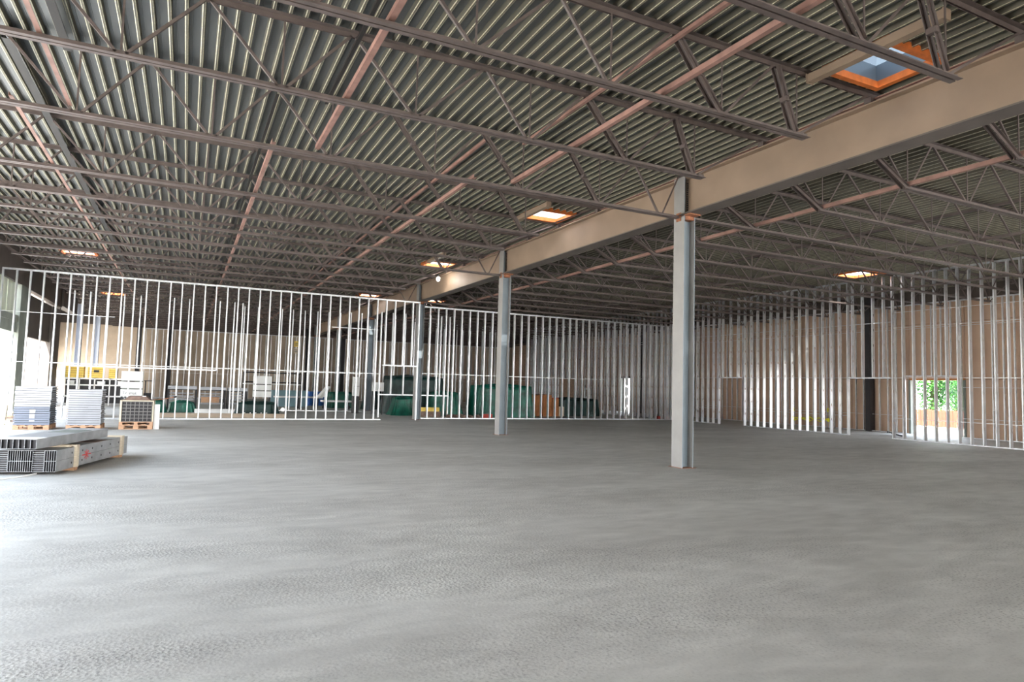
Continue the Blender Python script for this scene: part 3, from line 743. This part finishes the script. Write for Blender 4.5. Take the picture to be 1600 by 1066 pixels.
# low tan curb wall behind the partition
tag(MB().box(-.9, 4.0, 30.2, 30.4, 0, .17).build('concrete_curb', 'wallb'), 'low tan concrete curb on the floor behind the left partition', 'curb')
# dark steel table frames
for k, (x0, x1, h) in enumerate([(-.75, .55, 1.02), (.62, 1.85, 1.00), (1.92, 2.85, .98)]):
    t = thing('steel_table_frame', ['leftmost black steel table frame behind the partition', 'middle black steel table frame behind the partition', 'right black steel table frame next to the white job box'][k], 'frame', (x0, 36.0, 0))
    w = x1 - x0
    for a in (0, w - .07):
        for b in (0, .9): MB().box(a, a + .07, b, b + .07, 0, h).build('leg', 'dark', t)
    MB().box(0, w, 0, .97, h, h + .04).build('frame_top', 'dark', t)
    MB().box(.02, w - .02, -.03, 1.0, h + .04, h + .19).build('table_top', 'sheet', t)
    MB().box(.07, w - .07, .2, .7, .34, .42).build('lower_shelf', 'sheet', t)
    for z in (.52, .68, .82): MB().box(.08, w - .1, .9, .94, z, z + .06).build('rail', 'sheet', t)
tag(MB().box(.75, 1.55, 35.9, 36.5, .43, .70).build('plywood_box', 'wood'), 'orange plywood box on the lower shelf of the middle table frame', 'box')
t = thing('floor_beam', 'white steel beam lying on the floor before the table frames', 'beam', (.45, 33.9, 0))
MB().box(0, 2.3, 0, .2, 0, .03).box(0, 2.3, .09, .11, .03, .17).box(0, 2.3, 0, .2, .17, .20).build('profile', 'white', t)
# white rack and shelf, right of job box
t = thing('work_rack', 'black open rack behind the second white job box', 'rack', (2.9, 39.5, 0))
for a in (0, 3.0): 
    for b in (0, .8): MB().box(a, a + .07, b, b + .07, 0, 2.05).build('post', 'dark', t)
for z in (1.45, 1.98): MB().box(0, 3.07, 0, .05, z, z + .07).build('rail', 'dark', t)
MB().box(0, 3.1, 0, .8, 1.36, 1.41).build('shelf', 'white', t)
t = thing('long_bench', 'long white bench with a raised slanted end beside the blue barrels', 'bench', (4.7, 40.5, 0))
MB().box(0, 2.7, 0, .9, .62, .70).build('top', 'white', t)
MB().quadbox([(2.45, 0, .66), (2.75, 0, .70), (2.75, .9, .70), (2.45, .9, .66), (3.0, 0, 1.35), (3.12, 0, 1.30), (3.12, .9, 1.30), (3.0, .9, 1.35)]).build('slanted_end', 'white', t)
for a in (.1, 1.3, 2.4): MB().box(a, a + .06, .1, .16, 0, .62).build('leg', 'dark', t)
tag(MB().box(4.8, 7.0, 43.5, 44.3, .0, 1.0).build('blue_grey_panel_stack', 'teal'), 'blue-grey stacked boards behind the long white bench', 'board stack')
for k, x in enumerate((7.62, 8.28)):
    t = thing('plastic_barrel', ['blue plastic barrel nearer the white bench', 'blue plastic barrel on the right of the pair'][k], 'barrel', (x, 46.0, 0))
    n = 18; prof = [(.26, 0), (.29, .05), (.30, .3), (.305, .33), (.30, .36), (.30, .62), (.305, .65), (.30, .68), (.28, .88), (.10, .90)]
    mb = MB()
    for r, z in prof:
        for i in range(n): a = 2 * math.pi * i / n; mb.v.append((r * math.cos(a), r * math.sin(a), z + .05))
    for j in range(len(prof) - 1):
        for i in range(n): p, q = j * n + i, j * n + (i + 1) % n; mb.f.append((p, q, q + n, p + n))
    mb.f.append(tuple(range((len(prof) - 1) * n, len(prof) * n))); mb.build('body', 'blue', t)
    mb = MB()
    mb.rod((0, 0, 0), (0, 0, .06), .29, 18, (0, 1, 0)); mb.build('base_ring', 'blue', t)
    MB().rod((.15, 0, .94), (.15, 0, .98), .03, 8, (0, 1, 0)).build('bung', 'white', t)
# sign boards on a post
t = thing('sign_post', 'post carrying two yellow-white sign boards near the back', 'sign', (6.72, 47.5, 0))
MB().bar((0, .05, 0), (0, .05, 4.4), .05).build('post', 'galv', t)
for z, h in ((3.95, .38), (3.48, .38)):
    MB().box(-.15, .15, 0, .02, z, z + h).build('board', 'yellow' if z > 3.6 else 'cream', t)
    for q in (.1, .22): MB().box(-.1, .1, -.004, 0, z + q, z + q + .05).build('text_bar', 'ink', t)
# hanging white disc on partition
tag(MB().rod((3.65, 28.70, .42), (3.65, 28.73, .42), .085, 16, (0, 0, 1)).build('white_disc', 'white'), 'white round disc fixed low on a stud of the left partition', 'disc')
# small bottles / cones on floor
for k in range(5):
    t = thing('white_jug', 'small white jug, %s from the left in the floor row behind the left partition' % ORD[k], 'jug', (2.35 + .22 * k, 30.6, 0), 0, 'white jugs on the floor')
    MB().rod((0, 0, 0), (0, 0, .15), .05, 8, (0, 1, 0)).build('body', 'white', t); MB().rod((0, 0, .15), (0, 0, .21), .022, 8, (0, 1, 0)).build('neck', 'white', t)

# tarps -----------------------------------------------------------------
def tarp(name, label, cx, cy, ax, ay, h, m, seed, top=.1, flare=.12, n=72, lv=9, slope=0):
    rnd = random.Random(seed); ph = [rnd.uniform(0, 6.28) for _ in range(6)]
    mb = MB()
    for j in range(lv + 1):
        f = j / lv                      # 0 top edge .. 1 floor
        for i in range(n):
            a = 2 * math.pi * i / n
            c, s = math.cos(a), math.sin(a); e = .28
            rx = (abs(c) ** e) * (1 if c > 0 else -1); ry = (abs(s) ** e) * (1 if s > 0 else -1)
            fold = (math.sin(a * 19 + ph[0]) * .5 + math.sin(a * 31 + ph[1] + f * 2) * .35 + math.sin(a * 7 + ph[2]) * .5) * .045 * (.25 + f)
            k = 1 + flare * f * f
            sl = slope * rx
            z = h * (1 - f) * (1 + sl) + (top * math.sin(a * 3 + ph[3]) * .3 + top * math.sin(a * 8 + ph[4]) * .2) * (1 - f)
            mb.v.append((rx * ax * k + fold * c * 2.0, ry * ay * k + fold * s * 2.0, max(z, .0)))
    for j in range(lv):
        for i in range(n): p, q = j * n + i, j * n + (i + 1) % n; mb.f.append((p, p + n, q + n, q))
    b = len(mb.v); R_ = 4
    for r in range(1, R_):
        for i in range(n):
            v = mb.v[i]; k = 1 - r / R_; mb.v.append((v[0] * k, v[1] * k, v[2] + top * .5 * math.sin(r + i * .3) * .3 + .03 * r))
    prev = 0
    for r in range(1, R_):
        cur = b + (r - 1) * n
        for i in range(n): mb.f.append((prev + i, prev + (i + 1) % n, cur + (i + 1) % n, cur + i))
        prev = cur
    mb.v.append((0, 0, h + .1)); k = len(mb.v) - 1
    for i in range(n): mb.f.append((prev + i, prev + (i + 1) % n, k))
    o = mb.build(name, m, None, (cx, cy, 0))
    for p in o.data.polygons: p.use_smooth = True
    return tag(o, label, 'tarp', 'tarpaulin covered heaps')
tarp('tarp_heap', 'large bright green tarp heap right of the second column gap', 15.35, 32.6, 1.55, .85, 1.62, 'green', 3)
tarp('tarp_heap', 'tall dark green tarp heap behind the third column', 11.3, 35.4, 1.5, .9, 1.98, 'darkgreen', 5)
tarp('tarp_heap', 'small bright green tarp bundle left of the third column base', 10.1, 33.4, .45, .4, .88, 'green', 8, .1, .45)
tarp('tarp_heap', 'crumpled green tarp in front of the dark heap, above the rubble', 12.35, 33.3, .72, .42, 1.15, 'green', 11, .15, .3)
tarp('tarp_heap', 'long dark green tarp heap left of the third column', 11.15, 40.6, 1.2, .6, 1.40, 'darkgreen', 14)
tarp('tarp_heap', 'low dark green tarp heap right of the orange boards', 21.2, 34.6, 1.3, .8, .95, 'darkgreen', 17)
tarp('tarp_heap', 'green tarp heap under the leftmost table frame', -.05, 35.2, .5, .3, .42, 'green', 20)
tarp('tarp_heap', 'flat green tarp bundle by the left white job box', -1.1, 34.6, .3, .25, .48, 'green', 22)
tarp('tarp_heap', 'dark green tarp bundle in front of the second white job box', 3.1, 33.5, .85, .4, .50, 'darkgreen', 25)
tarp('tarp_heap', 'green and blue tarp heap left of the fourth column', 8.9, 42.5, .8, .5, .9, 'green', 28)
t = thing('white_cart', 'white low cart frame under the far green tarp, left of the gap', 'cart', (7.3, 40.0, 0))
MB().box(0, 1.7, 0, .8, .42, .52).build('deck', 'white', t)
for a in (.1, 1.5): MB().rod((a, -.02, .12), (a, .05, .12), .12, 12, (0, 0, 1)).build('wheel', 'dark', t); MB().box(a - .03, a + .03, 0, .06, .12, .42).build('leg', 'dark', t)
t = thing('notice_board', 'cream notice board standing in the partition gap', 'board', (8.55, 33.6, 0))
MB().box(0, .62, 0, .04, 1.20, 1.65).build('panel', 'white', t)
for a in (.02, .56): MB().box(a, a + .04, .05, .09, 0, 1.6).build('leg', 'dark', t)
t = thing('white_cabinet', 'narrow white cabinet on a dark trolley behind the partition end', 'cabinet', (7.95, 35.0, -.05))
MB().box(0, .30, 0, .4, .95, 1.95).build('body', 'white', t); MB().box(.02, .28, -.005, 0, 1.45, 1.47).build('door_gap', 'ink', t); MB().box(.0, .3, .02, .4, .05, .94).build('trolley', 'dark', t)
tag(MB().box(10.45, 11.55, 31.75, 32.0, .27, .47).build('yellow_tool_box', 'yellow'), 'yellow box on the rubble right of the third column', 'box')
tag(MB().box(10.4, 11.6, 31.7, 32.1, .0, .27).build('dark_crate', 'rubble'), 'dark brown crate below the yellow box', 'crate')
for k in range(9):
    rnd = random.Random(40 + k); n = 7; mb = MB(); r = rnd.uniform(.12, .16)
    for lvl, (rr, z) in enumerate(((.7, 0), (1, .4), (.85, .9), (.3, 1.2))):
        for i in range(n): a = 2 * math.pi * i / n + lvl * .2; q = rr * r * rnd.uniform(.8, 1.15); mb.v.append((q * math.cos(a), q * math.sin(a), z * r))
    for j in range(3):
        for i in range(n): p, q = j * n + i, j * n + (i + 1) % n; mb.f.append((p, q, q + n, p + n))
    mb.f.append(tuple(range(3 * n, 4 * n))); mb.f.append(tuple(reversed(range(n))))
    o = mb.build('stone', 'rubble', None, (11.75 + .40 * k - (1.6 if k > 4 else 0), 31.0 + (.42 if k > 4 else 0), 0)); tag(o, 'brown stone, %s from the left in the rubble row before the green tarps' % ORD[k], 'stone', 'rubble stones')
tag(MB().box(13.6, 14.1, 30.9, 31.1, 0, .20).build('red_board', 'red'), 'red board lying at the foot of the green tarp', 'board')
# orange boards
for k, (a, b, h, m) in enumerate([(17.45, 18.15, 1.18, 'orange'), (18.18, 18.75, 1.20, 'orange'), (18.8, 19.2, 1.0, 'orange')]):
    t = thing('board_stack', ['wide upright stack of orange-brown boards beside the green tarp', 'middle upright stack of orange-brown boards', 'narrow orange board stack with a red top edge'][k], 'board stack', (a, 33.0, 0))
    nb = 5
    for j in range(nb): MB().box(j * (b - a) / nb, (j + .93) * (b - a) / nb, 0, .6, 0, h + .02 * (j % 2)).build('board', m, t)
    MB().box(0, b - a, .02, .58, h + .02, h + .05).build('cap', 'red' if k == 2 else 'rubble', t)
tag(MB().box(19.22, 19.55, 33.0, 33.3, 0, .55).build('cream_panel', 'cream'), 'small cream panel leaning right of the orange board stacks', 'panel')
# bright far opening objects
t = thing('scissor_lift', 'small white lift with slanted arm near the far bright doorway', 'lift', (23.2, 37.5, 0))
MB().box(.0, .8, 0, .5, .1, .4).build('base', 'white', t); MB().bar((.1, 0, .4), (.9, 0, 1.2), .1).build('arm', 'white', t)
for p, q in (((.55, 0, .4), (.55, 0, 1.6)), ((.55, 0, 1.6), (1.0, 0, 1.6)), ((1.0, 0, .4), (1.0, 0, 1.6))): MB().bar(p, q, .06).build('mast', 'white', t)
for a in (.12, .68): MB().rod((a, -.03, .1), (a, .05, .1), .1, 12, (0, 0, 1)).build('wheel', 'dark', t)
tag(MB().box(24.1, 24.45, 30.3, 30.5, 0, .18).build('orange_block', 'red'), 'orange-red block on the floor in the partition corner', 'block')
# caution tape on the right wall
t = thing('caution_tape', 'yellow caution tape strung low along the right wall behind the studs', 'tape', (28.9, 23.0, 0))
rnd = random.Random(3)
def rib(pts):
    mb = MB()
    for a, b in zip(pts, pts[1:]): mb.bar(a, b, .012, .05, (rnd.uniform(-1, 1), 0, 1))
    mb.build('strand', 'tape', t)
rib([(0, -.1 + i * .2, .34 + .06 * math.sin(i * 1.7) + rnd.uniform(-.03, .03)) for i in range(12)])
rib([(0.02, -.1 + i * .2, .42 + .05 * math.sin(i * 2.3) + rnd.uniform(-.03, .03)) for i in range(12)])
for yy, zz in ((-.05, .86), (2.1, .85), (-.02, .42), (2.12, .36), (1.15, .42)):
    rib([(0, yy + rnd.uniform(-.12, .12), zz + rnd.uniform(-.12, .12)) for i in range(9)])
for yy in (-.05, 2.1): MB().bar((.05, yy, 0), (.05, yy, 1.0), .04).build('stake', 'galv', t)
# small scrap by the right door
t = thing('scrap_pile', 'small dark scrap pile behind the studs left of the doorway', 'scrap', (26.6, 18.0, 0))
for k in range(5): MB().bar((random.uniform(-.2, .1), -.3 + .12 * k, .03 + .03 * k), (random.uniform(.2, .5), .1 + .1 * k, .03 + .03 * k), .05).build('offcut', 'dark', t)

# hanging bulb
t = thing('hanging_bulb', 'lit bare bulb hanging beside the girder under the skylight', 'lamp', (9.05, 25.56, 6.02))
n = 12; mb = MB()
for j in range(7):
    a = math.pi * (j + .3) / 7.3; r = .075 * math.sin(a)
    for i in range(n): mb.v.append((r * math.cos(2 * math.pi * i / n), r * math.sin(2 * math.pi * i / n), -.1 - .1 * math.cos(math.pi - a) * -1 * .9))
for j in range(6):
    for i in range(n): p, q = j * n + i, j * n + (i + 1) % n; mb.f.append((p, q, q + n, p + n))
mb.build('bulb', 'bulb', t)
MB().rod((0, 0, -.02), (0, 0, .07), .03, 8, (0, 1, 0)).build('socket', 'dark', t); MB().rod((0, 0, .07), (0, 0, .36), .008, 5, (0, 1, 0)).build('cord', 'dark', t)

# ------------------------------------------------------------------ outside the right doorway
t = thing('picket_fence', 'orange-brown board fence outside the right doorway', 'fence', (38.5, 15.0, -.05))
bm_ = smesh(MB().box(0, .03, .01, .19, 0.05, 1.0).mesh('picket'), 'fence')
for k in range(75): link('picket', bm_, t, (random.uniform(-.01, .01), k * .2, random.uniform(-.02, .02)))
for z in (.25, .75): MB().box(.03, .07, 0, 15, z, z + .08).build('rail', 'fence', t)
def tree(x, y, h, r, label, seed):
    rnd = random.Random(seed); t = thing('leafy_tree', label, 'tree', (x, y, -.05))
    mb = MB(); mb.prof((0, 0, 0), (0, 0, h * .5), [[(.14 * math.cos(i), .14 * math.sin(i)) for i in range(6)]], (0, 1, 0))
    for k in range(7):
        a = rnd.uniform(0, 6.28); mb.bar((0, 0, h * (.2 + .05 * k)), (r * .6 * math.cos(a), r * .6 * math.sin(a), h * (.45 + .06 * k)), .06)
    mb.build('trunk', 'bark', t)
    mb = MB()
    for k in range(6500):
        # clustered leaves
        a, b = rnd.uniform(0, 6.28), rnd.uniform(-1, 1); q = rnd.random() ** .35
        c = Vector((math.cos(a) * math.sqrt(1 - b * b) * r, math.sin(a) * math.sqrt(1 - b * b) * r, b * h * .46)) * q
        c += Vector((0, 0, h * .52)) + Vector((math.sin(c.z * 5) * .25, math.sin(c.x * 6) * .25, math.sin(c.y * 5) * .2))
        if c.z < .3: c.z = .3 + rnd.random() * .4
        s = rnd.uniform(.05, .11); u = Vector((rnd.uniform(-1, 1), rnd.uniform(-1, 1), rnd.uniform(-1, 1))).normalized(); v = u.orthogonal().normalized()
        i = len(mb.v); mb.v += [tuple(c - u * s), tuple(c + v * s * .5), tuple(c + u * s), tuple(c - v * s * .5)]; mb.f.append((i, i + 1, i + 2, i + 3))
    tag(mb.build('foliage', 'leaf', t), kind='stuff')
tree(41.0, 25.2, 5.4, 1.0, 'bright green leafy tree at the left of the doorway view', 1)
tree(48.5, 28.2, 5.6, 1.2, 'farther green tree at the left of the doorway view', 2)
tree(41.3, 22.7, 5.6, 1.05, 'dense green tree in the right half of the doorway view', 3)
tree(45.2, 25.4, 5.6, 1.2, 'dark green tree at the right edge of the doorway view', 4)
